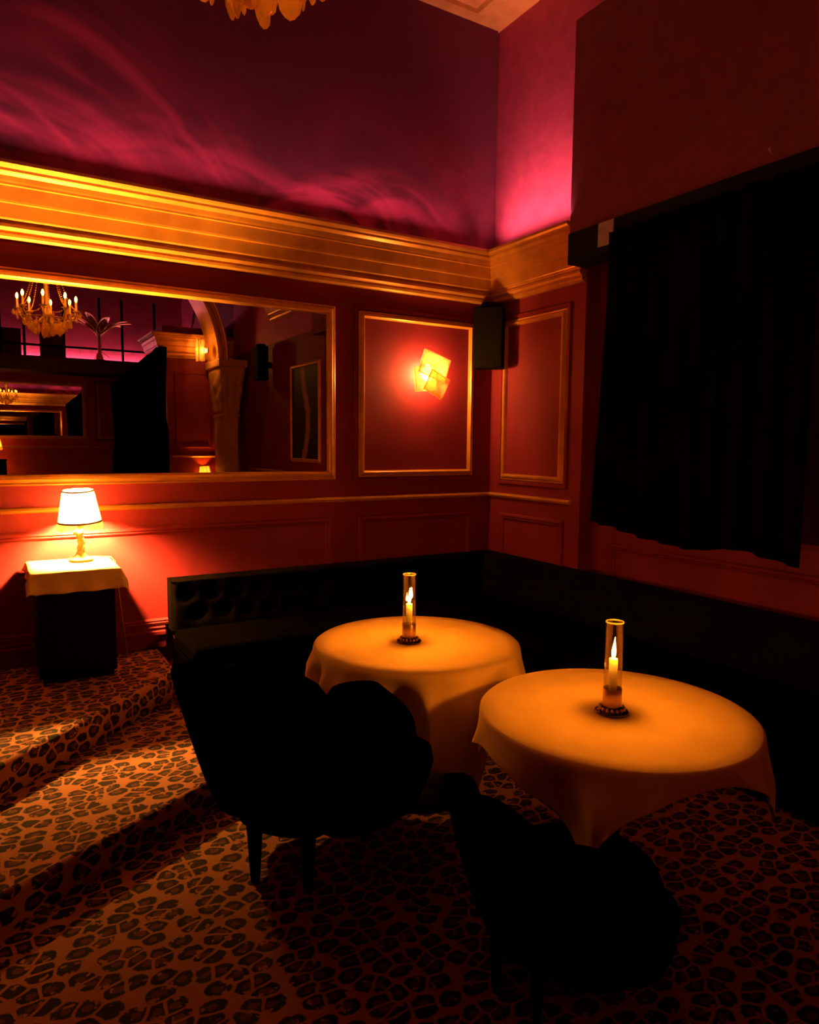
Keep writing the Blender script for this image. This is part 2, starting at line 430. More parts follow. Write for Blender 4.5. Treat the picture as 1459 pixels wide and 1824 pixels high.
# baseboard on the landing
BASE = [(0, .282), (.018, .282), (.018, .36), (.026, .365), (.026, .385), (.018, .395), (.022, .41), (.014, .425), (0, .43)]
bm = bmesh.new(); sweep2(bm, BASE, lambda p, z: (XL, -p, z), lambda p, z: (-2.61, -p, z)); struct('baseboard_back', bm, M_WALL)

# wall panels: gold inner moulding inside a crimson outer moulding
def panel(mp, a0, a1, b0, b1, parent, gold=True):
    if gold:
        ring('panel_moulding', mp, a0-.035, a1+.035, b0-.035, b1+.035, OUTER_FRAME, M_WALL, parent)
        o = ring('gilt_moulding', mp, a0, a1, b0, b1, GOLD_FRAME, M_GOLD, parent)
    else:
        ring('panel_moulding', mp, a0, a1, b0, b1, MAROON_FRAME, M_WALL, parent)
panel(MAP_BACK, -1.215, -.185, 1.352, 2.552, wb)
panel(MAP_BACK, -1.215, -.190, .42, 1.060, wb, False)
panel(MAP_BACK, -4.55, -1.43, .42, 1.065, wb, False)
panel(MAP_RIGHT, -.875, -.165, 1.322, 2.562, wr)
panel(MAP_RIGHT, -.885, -.165, .42, 1.055, wr, False)
bm_r = lambda a, b, d: (.14-d, a, b)
panel(bm_r, -3.10, -1.21, .42, .93, wrc, False)

# ------------------------------------------------------------------ mirror on the back wall
def wall_mirror(mp, a0, a1, b0, b1, label):
    t = thing('wall_mirror', label, 'mirror', mp((a0+a1)/2, b0, 0))
    inv = Matrix.Translation(-Vector(t.location))
    for s in range(4):
        bm = bmesh.new(); rail_piece(bm, mp, a0, a1, b0, b1, MIRROR_FRAME, s)
        bm.transform(inv); link('frame_rail', bm, M_GOLD, t)
    bm = bmesh.new()
    c = [bm.verts.new(mp(a, b, .010)) for a, b in ((a0+.05, b0+.05), (a1-.05, b0+.05), (a1-.05, b1-.05), (a0+.05, b1-.05))]
    d = [bm.verts.new(mp(a, b, .004)) for a, b in ((a0+.05, b0+.05), (a1-.05, b0+.05), (a1-.05, b1-.05), (a0+.05, b1-.05))]
    bm.faces.new(c); bm.faces.new(list(reversed(d)))
    for i in range(4): bm.faces.new((c[i], c[(i+1) % 4], d[(i+1) % 4], d[i]))
    bm.transform(inv); link('mirror_glass', bm, M_MIRROR, t)
    return t
wall_mirror(MAP_BACK, -4.60, -1.402, 1.338, 2.560, 'wide gilt-framed mirror on the crimson wall above the shaded table lamp')

# ------------------------------------------------------------------ sconce
def bulb_bm(r, h, seg=10):
    bm = bmesh.new(); lathe(bm, [(r*.35, 0), (r*.8, h*.25), (r, h*.48), (r*.75, h*.75), (r*.3, h*.95), (.0008, h)], seg); return bm
def ice_plate(w, h, th=.012, nz=3):
    """thick square glass plate with a pyramid-cut face; lies in the local XZ plane facing -Y"""
    bm = bmesh.new(); N = nz
    def f(u, v):
        x, z = (u-.5)*w, (v-.5)*h
        k = max(abs(u-.5), abs(v-.5))*2
        return (x, -th - .028*(1-k)*(.8+.4*math.sin(9*u+5*v)), z)
    vs = grid(bm, f, 4, 4)
    back = [bm.verts.new(((u-.5)*w, 0, (v-.5)*h)) for u, v in ((0, 0), (1, 0), (1, 1), (0, 1))]
    bm.faces.new(list(reversed(back)))
    edges = [[vs[i][0] for i in range(5)], [vs[4][j] for j in range(5)], [vs[4-i][4] for i in range(5)], [vs[0][4-j] for j in range(5)]]
    for k, e in enumerate(edges): bm.faces.new([back[k]] + [back[(k+1) % 4]] + list(reversed(e)))
    return bm
def sconce(loc, rz, label, mat, plates, glass, br=.050):
    t = thing('wall_sconce', label, 'sconce', loc, rz)
    bm = bmesh.new(); lathe(bm, [(.05, 0), (.05, .012), (.042, .018), (.015, .02), (.015, .045)], 20); bm.transform(Matrix.Rotation(PI/2, 4, 'X'))
    link('back_plate', bm, M_COPPER, t, True)
    b = bulb_bm(br, br*2.5, 12); b.transform(Matrix.Translation((0, -.028-br, -br*1.25)))
    link('bulb', b, mat, t, True)
    for x, y, z, wd, ht, rot in plates:
        p = link('glass_plate', ice_plate(wd, ht), glass, t)
        p.location = (x, y, z); p.rotation_euler = (0, math.radians(rot), 0)
        bm = bmesh.new()
        for sx, sz, lx, lz in ((0, ht/2, wd, .006), (0, -ht/2, wd, .006), (wd/2, 0, .006, ht), (-wd/2, 0, .006, ht)):
            box(bm, sx-lx/2, sx+lx/2, -.014, .001, sz-lz/2, sz+lz/2)
        e = link('ground_edge', bm, M_EDGE, p)
    return t
sconce((-.665, 0, 2.135), 0, 'glowing wall sconce of stacked glass squares inside a gilt panel', M_BULB_SC,
       [(.012, -.150, .045, .235, .175, 18), (-.058, -.132, -.050, .18, .18, -6), (.020, -.172, -.092, .17, .16, 26)], M_ICE)

# ------------------------------------------------------------------ corner speaker
def speaker(loc, rz, label):
    t = thing('wall_speaker', label, 'speaker', loc, rz)
    link('cabinet', bx(-.115, .115, -.09, .06, 0, .47), M_BLACK, t, bevel=.008)
    link('grille', bx(-.105, .105, -.098, -.088, .012, .458), M_SPK, t)
    bm = bmesh.new(); lathe(bm, [(.075, .47), (.075, .49), (.06, .505), (.02, .512)], 20, 0, -.01); link('top_mount', bm, M_BLACK, t, True)
    link('bracket', bx(-.03, .03, .058, .13, .18, .26), M_BLACK, t)
    return t
speaker((-.135, -.145, 2.19), -PI/4, 'black loudspeaker box mounted high in the corner beside the sconce panel')
speaker((-.14, -5.16, 2.48), -PI/2, 'black loudspeaker high on the dark side wall, seen in the mirror')

# ------------------------------------------------------------------ curtain on the right wall
cr = thing('window_drape', 'large black drape hanging in front of the right wall under the bulkhead', 'curtain', (-.2, -2.08, 1.05))
def drape_f(u, v):
    y0 = -1.365 + (-.065)*min(1, v*1.3) - .0; y1 = -2.74
    y = y0 + (y1-y0)*u
    zb = 1.075 - .05*u + .022*math.sin(u*9+.6) + .006*math.sin(u*19)
    if u < .05: zb += .05*(1-u/.05)*.5
    z = zb + (2.905-zb)*v
    a = .013*(1+.5*v)
    x = -.225 + a*math.sin(u*PI*2*9 + .8*math.sin(u*11)) + .012*math.sin(u*57+v*2)
    return (x+.2, y+2.08, z-1.05)
bm = bmesh.new(); grid(bm, drape_f, 160, 14)
o = link('drape_cloth', bm, M_DRAPE, cr, True, False)
so = o.modifiers.new('thick', 'SOLIDIFY'); so.thickness = .006
tr = thing('curtain_housing', 'black curtain track housing under the bulkhead with a grey metal end', 'curtain track', (-.07, -1.05, 2.79))
link('housing_box', bx(-.125, .05, -1.75, -.0, 0, .20), M_BLACK, tr, bevel=.006)
link('metal_plate', bx(-.131, -.122, -.40, -.275, .05, .195), M_GREY, tr)
link('bracket', bx(-.12, -.11, -.442, -.432, -.22, .0), M_GREY, tr)
hk = bmesh.new(); tube(hk, [(-.17, 0, 0), (-.19, 0, 0), (-.203, 0, .008), (-.208, 0, .020), (-.200, 0, .026)], .004, 8)
o = link('brass_hook', hk, M_COPPER); o.location = (0, -2.45, 3.035); tag(o, 'small brass hook on the bulkhead above the black drape', 'hook')

# ------------------------------------------------------------------ table lamps
def lamp_build(loc, label, rz, mat):
    t = thing('table_lamp', label, 'lamp', loc, rz, 'fringed table lamps')
    bm = bmesh.new(); lathe(bm, [(.056, 0), (.060, .006), (.056, .014), (.040, .018), (.030, .026), (.022, .04), (.018, .052)], 20)
    link('lamp_base', bm, M_LAMPB, t, True)
    bm = bmesh.new()      # twisted figure-like gilt stem
    def f(u, v):
        z = .05 + v*.135
        r = .011 + .006*math.sin(v*PI*3.1+.4)**2 + .008*math.exp(-((v-.70)/.10)**2) + .004*math.exp(-((v-.30)/.1)**2)
        a = u*2*PI + v*3.5
        rr = r*(1+.28*math.cos(3*u*2*PI))
        return (rr*math.cos(a) + .006*math.sin(v*PI*2.2), rr*math.sin(a), z)
    grid(bm, f, 18, 30, True); link('figure_stem', bm, M_LAMPB, t, True)
    bm = bmesh.new(); lathe(bm, [(.013, .185), (.015, .195), (.012, .215), (.012, .235)], 12); link('bulb_socket', bm, M_COPPER, t, True)
    b = bulb_bm(.024, .062, 10); b.transform(Matrix.Translation((0, 0, .235))); link('bulb', b, mat, t, True)
    # tilted shade
    T = Matrix.Translation((0, 0, .26)) @ Matrix.Rotation(math.radians(-4), 4, 'Y') @ Matrix.Rotation(math.radians(3), 4, 'X') @ Matrix.Translation((0, 0, -.26))
    NS = 8
    def rad(u, r):   # slightly panelled
        k = (u*NS) % 1.0; return r*(1-.02*math.sin(k*PI))
    bm = bmesh.new()
    grid(bm, lambda u, v: (rad(u, .104-.030*v)*math.cos(u*2*PI), rad(u, .104-.030*v)*math.sin(u*2*PI), .205+.165*v), 48, 6, True)
    bm.transform(T); sh = link('lamp_shade', bm, M_SHADE, t, True)
    for nm, r, z, h in (('top_braid', .0752, .362, .009), ('bottom_braid', .1052, .203, .010)):
        bm = bmesh.new()
        lathe(bm, [(r+.001, z), (r+.002, z+h*.5), (r+.0, z+h), (r-.002, z+h), (r-.002, z), (r+.001, z)], 48, cap=False); bm.transform(T); link(nm, bm, M_BRAID, sh, True)
    bm = bmesh.new()
    for k in range(NS):
        a = 2*PI*(k+.35)/NS
        pts = [((.1058-.030*v)*math.cos(a), (.1058-.030*v)*math.sin(a), .207+.160*v) for v in (0, .5, 1)]
        tube(bm, pts, .0024, 5)
    bm.transform(T); link('shade_rib', bm, M_RIBT, sh, True)
    bm = bmesh.new()
    rnd = random.Random(3)
    for k in range(110):
        a = 2*PI*k/110; L = .036 + rnd.uniform(-.003, .004)
        wd = 2*PI*.1055/110*.62
        ca, sa = math.cos(a), math.sin(a)
        for r0 in (.1055,):
            q = [(r0*ca - s*wd*sa*.5, r0*sa + s*wd*ca*.5, z) for s, z in ((-1, .204), (1, .204), (.7, .204-L), (-.7, .204-L))]
            q2 = [((r0+.002)*ca - s*wd*sa*.5, (r0+.002)*sa + s*wd*ca*.5, z) for s, z in ((-1, .204), (1, .204), (.7, .204-L), (-.7, .204-L))]
            A = [bm.verts.new(p) for p in q]; B = [bm.verts.new(p) for p in q2]
            bm.faces.new(A); bm.faces.new(list(reversed(B)))
            for i in range(4): bm.faces.new((A[i], A[(i+1) % 4], B[(i+1) % 4], B[i]))
    bm.transform(T); tag(link('fringe', bm, M_FRINGE, sh), kind='stuff')
    bm = bmesh.new(); tube(bm, [(0, .06, .2), (0, .02, .23), (0, .0, .24)], .002, 5); link('shade_holder', bm, M_COPPER, t)
    return t
TX0, TX1, TY0, TY1, TZ = -3.375, -2.945, -.465, -.035, .897
lamp = lamp_build((-3.105, -.165, TZ+.006), 'lit fringed table lamp on the white-clothed pedestal below the mirror', math.radians(25), M_BULB_LAMP)
lamp.scale = (1.12, 1.12, 1.12)
bm = bmesh.new()
tube(bm, [(.04, .03, .012), (.10, .06, .006), (.150, .04, .004), (.168, .02, -.02), (.172, -.02, -.12), (.185, -.03, -.28), (.20, -.02, -.42), (.21, -.02, -.535), (.23, -.02, -.548), (.27, .08, -.549)], .003, 6)
bm.transform(Matrix.Rotation(-math.radians(25), 4, 'Z')); link('power_cord', bm, M_COPPER, lamp, True)

ped = thing('lamp_pedestal', 'dark box pedestal below the mirror, carrying the white cloth and fringed lamp', 'pedestal', (-3.16, -.25, .281))
H = TZ-.281
link('body', bx(-.195, .195, -.195, .195, .03, H-.02), M_BLACK, ped, bevel=.004)
link('plinth', bx(-.18, .18, -.18, .18, 0, .03), M_BLACK, ped)
link('table_top', bx(-.213, .213, -.213, .213, H-.02, H), M_BLACK, ped, bevel=.003)

def square_cloth(x0, x1, y0, y1, z, over, seed, droop, name='table_runner'):
    """cloth over a box top: flat top, overhang panels with flared corners"""
    bm = bmesh.new(); n = 30
    rnd = random.Random(seed)
    W, D = (x1-x0), (y1-y0)
    def f(u, v):
        ox0, ox1, oy0, oy1 = over
        X = x0-ox0 + (W+ox0+ox1)*u; Y = y0-oy0 + (D+oy0+oy1)*v
        ex = max(0, x0-X, X-x1); ey = max(0, y0-Y, Y-y1)
        cx = min(max(X, x0), x1); cy = min(max(Y, y0), y1)
        sx = -1 if X < x0 else 1; sy = -1 if Y < y0 else 1
        e = max(ex, ey)
        if e <= 0: return (X, Y, z + .001*math.sin(X*31)*math.sin(Y*27))
        fl = .20 + .10*math.sin(X*40+Y*23)
        if ex > 0 and ey > 0:
            dd = math.hypot(ex, ey)
            return (cx+sx*(.008+.42*ex), cy+sy*(.008+.42*ey), z - dd*.86)
        if ex > 0: return (cx+sx*(.008+fl*ex), Y, z-ex*.96)
        return (X, cy+sy*(.008+fl*ey), z-ey*.96)
    grid(bm, f, n, n)
    bm.transform(Matrix.Translation((0, 0, 0)))
    return bm
bm = square_cloth(TX0, TX1, TY0, TY1, TZ+.003, (.06, .085, .12, .02), 2, 0)
o = link('pedestal_cloth', bm, M_CLOTH, None, True, False)
tag(o, 'short white cloth draped over the lamp pedestal top', 'tablecloth')
o.modifiers.new('thick', 'SOLIDIFY').thickness = .002

# ------------------------------------------------------------------ round tables, cloths, candles
def round_table(cx, cy, label):
    t = thing('round_table', label, 'table', (cx, cy, 0), 0, 'round tables')
    bm = bmesh.new(); lathe(bm, [(.43, 0), (.44, .006), (.44, .020), (.43, .026)], 48, 0, 0, .666); link('table_top', bm, M_BLACK, t)
    bm = bmesh.new(); lathe(bm, [(.035, .03), (.03, .1), (.03, .6), (.06, .666)], 20); link('column', bm, M_BLACK, t, True)
    bm = bmesh.new(); lathe(bm, [(.24, 0), (.24, .012), (.10, .025), (.04, .04)], 32); link('base', bm, M_BLACK, t, True)
    return t
def round_cloth(cx, cy, R, dist, seed, label, nf, amp):
    """square linen on a round top: dist(phi) is how far the cloth edge lies from the centre"""
    zt = .700; rc = .014
    bm = bmesh.new(); NP, NR, ND = 240, 8, 22
    rnd = random.Random(seed)
    ph = [(rnd.uniform(0, 6.28), nf*(.6+.55*k), amp*(1.0, .6, .35)[k]) for k in range(3)]
    rows = []
    ctr = bm.verts.new((0, 0, zt))
    for k in range(1, NR+1):
        r = (R-.004)*k/NR
        rows.append([bm.verts.new((r*math.cos(2*PI*i/NP), r*math.sin(2*PI*i/NP), zt)) for i in range(NP)])
    for k in range(1, ND+1):
        s = k/ND; row = []
        for i in range(NP):
            a = 2*PI*i/NP; L = max(.02, dist(a)-R); d = L*s
            fold = sum(A*math.sin(f*a+p) for p, f, A in ph)
            g = min(1.0, d/.16)
            gg = g*g*(3-2*g)
            out = .004 + .004*min(1, d/.02) + gg*(.016 + fold) + .02*d
            drop = d*(.985 if d > rc else .6)
            da = gg*.05*sum(A*math.cos(f*a+p) for p, f, A in ph)/max(amp, 1e-6)
            aa = a + da*.6
            row.append(bm.verts.new(((R+out)*math.cos(aa), (R+out)*math.sin(aa), zt-.003-drop)))
        rows.append(row)
    for i in range(NP): bm.faces.new((ctr, rows[0][i], rows[0][(i+1) % NP]))
    for a, b in zip(rows, rows[1:]):
        for i in range(NP):
            j = (i+1) % NP; bm.faces.new((a[i], b[i], b[j], a[j]))
    o = link('tablecloth', bm, M_CLOTH, None, True, False)
    o.location = (cx, cy, 0); o.modifiers.new('thick', 'SOLIDIFY').thickness = .0015
    return tag(o, label, 'tablecloth', 'round table cloths')
def sq_dist(normals):
    def f(a):
        best = 9
        for ang, d in normals:
            c = math.cos(a-math.radians(ang))
            if c > .05: best = min(best, d/c)
        return best
    return f
T1 = (-1.895, -1.945); T2 = (-1.752, -3.005)
round_table(*T1, 'round table under the farther white cloth, deeper in the sofa corner')
round_table(*T2, 'round table under the nearer white cloth, in the right foreground')
round_cloth(*T1, .464, sq_dist([(228, .80), (318, .655), (48, .60), (138, .575)]), 5, 'white cloth on the farther round table, its front fold hanging low', 11, .040)
round_cloth(*T2, .455, sq_dist([(257, .512), (167, .535), (77, .52), (347, .52)]), 9, 'white cloth on the nearer round table with a pointed corner hanging in front', 10, .030)

def candle_set(x, y, z, lbl_h, lbl_c, two):
    t = thing('candle_holder', lbl_h, 'candle holder', (x, y, z), 0, 'glass candle holders')
    bm = bmesh.new(); lathe(bm, [(.054, 0), (.057, .003), (.056, .009), (.046, .013), (.034, .016)], 36); link('base', bm, M_DARKM, t, True)
    studs = bmesh.new()
    for k in range(16):
        a = 2*PI*k/16; lathe(studs, [(.005, 0), (.0055, .005), (.0025, .011)], 8, .041*math.cos(a), .041*math.sin(a), .012)
    link('stud_ring', studs, M_COPPER, t, True)
    bm = bmesh.new(); lathe(bm, [(.0305, .024), (.0315, .026), (.0315, .084), (.0305, .0855), (.0300, .084), (.0300, .026), (.016, .025), (.016, .016), (.0175, .016), (.0175, .0235)], 36, cap=False); link('metal_cup', bm, M_COPPER, t, True)
    bm = bmesh.new(); lathe(bm, [(.0280, .030), (.0280, .310), (.0297, .310), (.0297, .030)], 36, cap=False); link('glass_chimney', bm, M_GLASS, t, True)
    bm = bmesh.new(); lathe(bm, [(.0274, .312), (.0288, .3145), (.0302, .313), (.0300, .3095), (.0278, .3095), (.0274, .312)], 36, cap=False)
    link('glass_rim', bm, RIM, t, True)
    c = thing('candle', lbl_c, 'candle', (x, y, z+.0265), 0, 'lit white candles')
    hh = .160 if not two else .150
    bm = bmesh.new(); lathe(bm, [(.0142, 0), (.0144, hh*.5), (.0144, hh-.003), (.0125, hh), (.005, hh-.004)], 24); link('wax', bm, M_WAX, c, True)
    bm = bmesh.new(); tube(bm, [(0, 0, hh-.005), (.0006, 0, hh+.004), (.002, 0, hh+.010)], .0009, 5); link('wick', bm, M_BLACK, c)
    bm = bmesh.new()
    pr = [(.0012, 0), (.0052, .006), (.0072, .016), (.0064, .026), (.0044, .037), (.0026, .048), (.0012, .058), (.0003, .068)]
    lathe(bm, pr, 10, 0, 0, hh+.004)
    for v in bm.verts: v.co.x += .8*(v.co.z-hh)**2
    if two:      # the flame is split into two tongues
        lathe(bm, [(.0008, .020), (.0040, .026), (.0050, .034), (.0034, .046), (.0014, .058), (.0003, .068)], 8, .014, .004, hh+.004)
    link('flame', bm, M_FLAME, c, True)
    return t
RIM = thin_glass('glass_rim_bright', (1, .95, .85), .35, .15, .35, (1, .85, .6))
candle_set(-1.937, -1.945, .7008, 'candle holder with glass chimney on the farther round table', 'lit white candle in the glass on the farther table', True)
candle_set(-1.774, -3.008, .7008, 'candle holder with glass chimney on the nearer round table', 'lit white candle in the glass on the nearer table', False)

# ------------------------------------------------------------------ banquette
sf = thing('corner_banquette', 'dark velvet corner banquette with buttoned back along both walls', 'sofa', (0, 0, 0))
XS = -2.59; YS = -3.45; BH = .728
TUFT = []
def tuft_list(L):
    out = []; k = 0
    for row, z in ((0, .630), (1, .510)):
        s = .095 if row % 2 == 0 else .175
        while s < L-.04: out.append((s, z)); s += .16
    return out
def back_bm(L, mp, tl):
    """padded back: s along, v up; mp(s, depth, z)"""
    bm = bmesh.new(); nu = int(L/.02); nv = 22
    def f(u, v):
        s = u*L
        if v < .78:
            z = .40 + (BH-.012-.40)*v/.78
            d = .125
            for ts, tz in tl:
                q = ((s-ts)/.050)**2 + ((z-tz)/.045)**2
                if q < 6: d -= .030*math.exp(-q)
                # diagonal pleats
            e = min(s, L-s); d -= .02*max(0, 1-e/.03)**2
            return mp(s, d, z)
        k = (v-.78)/.22
        a = k*PI/2
        return mp(s, .125-.02*(1-math.cos(a)) - .105*max(0, k-.3)/.7, BH-.012+.012*math.sin(a))
    grid(bm, f, nu, nv)
    # ends and rear
    for s in (0, L):
        q = [bm.verts.new(mp(s, d, z)) for d, z in ((0, .40), (.105, .40), (.105, BH-.012), (.09, BH-.002), (0, BH))]
        bm.faces.new(q)
    q = [bm.verts.new(mp(s, .003, z)) for s, z in ((0, .40), (L, .40), (L, BH), (0, BH))]; bm.faces.new(q)
    return bm
LB = -XS; LR = -YS
mpB = lambda s, d, z: (XS+s, -.004-d, z)
mpR = lambda s, d, z: (-.004-d, YS+s, z)
tB = tuft_list(LB-.13); tR = tuft_list(LR-.13)
link('backrest', back_bm(LB, mpB, tB), M_SOFA, sf, True)
link('backrest', back_bm(LR, mpR, tR), M_SOFA, sf, True)
bt = bmesh.new(); lathe(bt, [(.012, 0), (.012, .004), (.007, .008), (.001, .009)], 10)
b0 = None
for tl, mp, rot in ((tB, mpB, (PI/2, 0, 0)), (tR, mpR, (0, -PI/2, 0))):
    for s, z in tl:
        if b0 is None:
            b0 = link('tuft_button', bt, M_SOFA, sf, True); b0.location = mp(s, .093, z); b0.rotation_euler = rot
        else: share(b0, sf, mp(s, .093, z), rot)
link('seat_base', bx(XS+.02, -.02, -.62, -.02, .02, .30), M_VELVET, sf, bevel=.01)
link('seat_base', bx(-.62, -.02, YS+.02, -.62, .02, .30), M_VELVET, sf, bevel=.01)
n = 3
for k in range(n):
    a = XS+.005 + (LB-.70)*k/n; b = XS+.005 + (LB-.70)*(k+1)/n - .006
    link('seat_cushion', bx(a, b, -.66, -.135, .302, .42), M_VELVET, sf, bevel=.03)
link('seat_cushion', bx(-.70, -.135, -.66, -.135, .302, .42), M_VELVET, sf, bevel=.03)
for k in range(n):
    a = YS+.005 + (LR-.68)*k/n; b = YS+.005 + (LR-.68)*(k+1)/n - .006
    link('seat_cushion', bx(-.70, -.135, a, b, .302, .42), M_VELVET, sf, bevel=.03)

# ------------------------------------------------------------------ shell-back armchairs
def shell_chair(loc, rz, label, group):
    """local -Y is the back; lobes fan round the seat"""
    t = thing('shell_armchair', label, 'armchair', loc, rz, group)
    edges = [-104, -72, -27, 27, 72, 104]
    def top(th):
        a = abs(th); return .86 - .075*(a/50)**1.6 - .28*max(0, (a-48)/50)**1.1
    for k in range(5):
        a0, a1 = edges[k], edges[k+1]
        bm = bmesh.new(); NU, NT_ = 18, 26
        def f(u, v, a0=a0, a1=a1):
            th = a0 + (a1-a0)*u; w = math.sin(PI*u)
            wt = w**.45
            ht = top(th) - .075*(1-wt)
            zb = .20
            # closed section: v 0..1 runs up the outside, over the rim, down the inside
            if v < .42: q = v/.42; z = zb + (ht-.05-zb)*q; side = 1.0
            elif v < .58: q = (v-.42)/.16; z = ht-.05+.05*math.sin(q*PI); side = math.cos(q*PI)
            else: q = (1-v)/.42; z = zb + (ht-.05-zb)*q; side = -1.0
            hz = (z-zb)/(.86-zb)
            rmid = .30 + .155*max(0, hz)**.8
            th_ = .048
            r = rmid + side*th_*(.55+.45*wt) + .030*wt*(1 if side > 0 else -.5)*(.4+.6*hz)
            a = math.radians(th)
            return (1.16*r*math.sin(a), -r*math.cos(a), z)
        vs = grid(bm, f, NU, NT_)
        for e in (vs[0], vs[-1]): bm.faces.new(e)
        for i in range(NU): bm.faces.new((vs[i][0], vs[i+1][0], vs[i+1][-1], vs[i][-1]))
        link('back_lobe', bm, M_VELVET, t, True)
    bm = bmesh.new()
    lathe(bm, [(.24, .20), (.30, .205), (.32, .24), (.33, .36), (.34, .40), (.32, .44), (.22, .455)], 28)
    for v in bm.verts: v.co.y = v.co.y*.95 + .06
    link('seat', bm, M_VELVET, t, True)
    bm = bmesh.new(); lathe(bm, [(.015, 0), (.018, .02), (.030, .22)], 12); 
    lg = link('leg', bm, M_BLACK, t, True)
    pos = [(-.08, -.345), (.13, -.335), (.24, .24), (-.24, .24)]
    lg.location = (*pos[0], 0)
    for p in pos[1:]: share(lg, t, (*p, 0))
    return t
ANG = math.atan2(.66, .75)      # facing direction (.66,.75): turn local +Y towards it
ch = shell_chair((-2.46, -2.10, 0), math.radians(-50), 'black scallop-backed armchair drawn up to the farther round table', 'shell-back armchairs')
ch2 = dup(ch, (-2.08, -3.15, 0), math.radians(-84), 'black scallop-backed armchair in front of the nearer round table')
ch2.scale = (.73, .73, .73)

# ------------------------------------------------------------------ chandelier
cd = thing('chandelier', 'crystal chandelier with candle bulbs hanging from the ceiling', 'chandelier', (-3.0, -2.99, 2.615))
bm = bmesh.new(); lathe(bm, [(.012, .10), (.03, .12), (.045, .16), (.03, .20), (.014, .24), (.014, .44), (.035, .47), (.05, .51), (.03, .56), (.012, .60), (.012, .85)], 16); link('stem', bm, M_COPPER, cd, True)
bm = bmesh.new(); tube(bm, [(0, 0, .84), (0, 0, 2.40)], .006, 6); link('chain', bm, M_COPPER, cd)
bm = bmesh.new(); lathe(bm, [(.02, 2.39), (.06, 2.41), (.07, 2.434)], 16); link('ceiling_rose', bm, M_COPPER, cd, True)
bm = bmesh.new()
def tor(bm, R, z, r=.006, n=36):
    tube(bm, [(R*math.cos(2*PI*i/n), R*math.sin(2*PI*i/n), z) for i in range(n+1)], r, 6)
tor(bm, .20, .13); link('lower_ring', bm, M_COPPER, cd, True)
bm = bmesh.new(); tor(bm, .10, .62, .006, 24); link('upper_ring', bm, M_COPPER, cd, True)
def drop_bm(w, h):
    bm = bmesh.new()
    lathe(bm, [(.001, 0), (w*.30, -h*.12), (w*.5, -h*.55), (w*.42, -h*.8), (w*.2, -h*.95), (.001, -h)], 8)
    for v in bm.verts: v.co.y *= .35
    return bm
d0 = link('crystal_drop', drop_bm(.034, .066), M_CRYSTAL, cd); d0.location = (.20, 0, .12)
NB = 8
arm0 = sl0 = bu0 = None
for k in range(NB):
    a = 2*PI*k/NB + .2; ca, sa = math.cos(a), math.sin(a)
    if arm0 is None:
        bm = bmesh.new(); tube(bm, [(.02, 0, .17), (.08, 0, .10), (.15, 0, .09), (.21, 0, .12), (.245, 0, .18), (.25, 0, .21)], .007, 6); arm0 = link('arm', bm, M_COPPER, cd, True); arm = arm0
        bm = bmesh.new(); lathe(bm, [(.008, .205), (.032, .215), (.034, .22), (.010, .222), (.010, .30), (.006, .302)], 14, .25, 0); sl0 = link('candle_sleeve', bm, M_LAMPB, arm0, True)
        b = bulb_bm(.0125, .058, 8); b.transform(Matrix.Translation((.25, 0, .30))); bu0 = link('bulb', b, M_BULB_CH, arm0, True)
        arm0.rotation_euler = (0, 0, a)
    else:
        arm = share(arm0, cd, rot=(0, 0, a)); share(sl0, arm); share(bu0, arm)
    for dr, dz in ((.285, .21), (.25, .165), (.26, .20)):
        share(d0, cd, (dr*ca, dr*sa, dz-.0), (0, 0, a+random.uniform(-.6, .6)), (.8, .8, .85))
for R_, z_, n_, sc in ((.20, .125, 20, 1.0), (.155, .105, 14, 1.25), (.115, .085, 9, 1.75), (.045, .075, 4, 1.9), (.10, .61, 10, .9)):
    for k in range(n_):
        a = 2*PI*k/n_ + R_*9
        share(d0, cd, (R_*math.cos(a), R_*math.sin(a), z_), (random.uniform(-.1, .1), 0, a+random.uniform(-.8, .8)), (sc, sc, sc*random.uniform(.85, 1.1)))
bm = bmesh.new(); bmesh.ops.create_icosphere(bm, subdivisions=1, radius=.024); 
for v in bm.verts: v.co.z -= .02
link('crystal_ball', bm, M_CRYSTAL, cd)
bead = bmesh.new(); bmesh.ops.create_icosphere(bead, subdivisions=1, radius=.0075); bme = bpy.data.meshes.new('bead'); bead.to_mesh(bme); bead.free()
bm = bmesh.new()
def beads(p, q, sag, n):
    for i in range(n+1):
        t_ = i/n; v = Vector(p).lerp(Vector(q), t_); v.z -= sag*4*t_*(1-t_)
        bmesh.ops.create_icosphere(bm, subdivisions=1, radius=.0068, matrix=Matrix.Translation(v))
for k in range(NB):
    a = 2*PI*k/NB + .2
    beads((.10*math.cos(a), .10*math.sin(a), .61), (.235*math.cos(a), .235*math.sin(a), .235), .07, 22)
    a2 = a + 2*PI/NB
    beads((.25*math.cos(a), .25*math.sin(a), .215), (.25*math.cos(a2), .25*math.sin(a2), .215), .05, 11)
tag(link('bead_strands', bm, M_CRYSTAL, cd), kind='stuff')

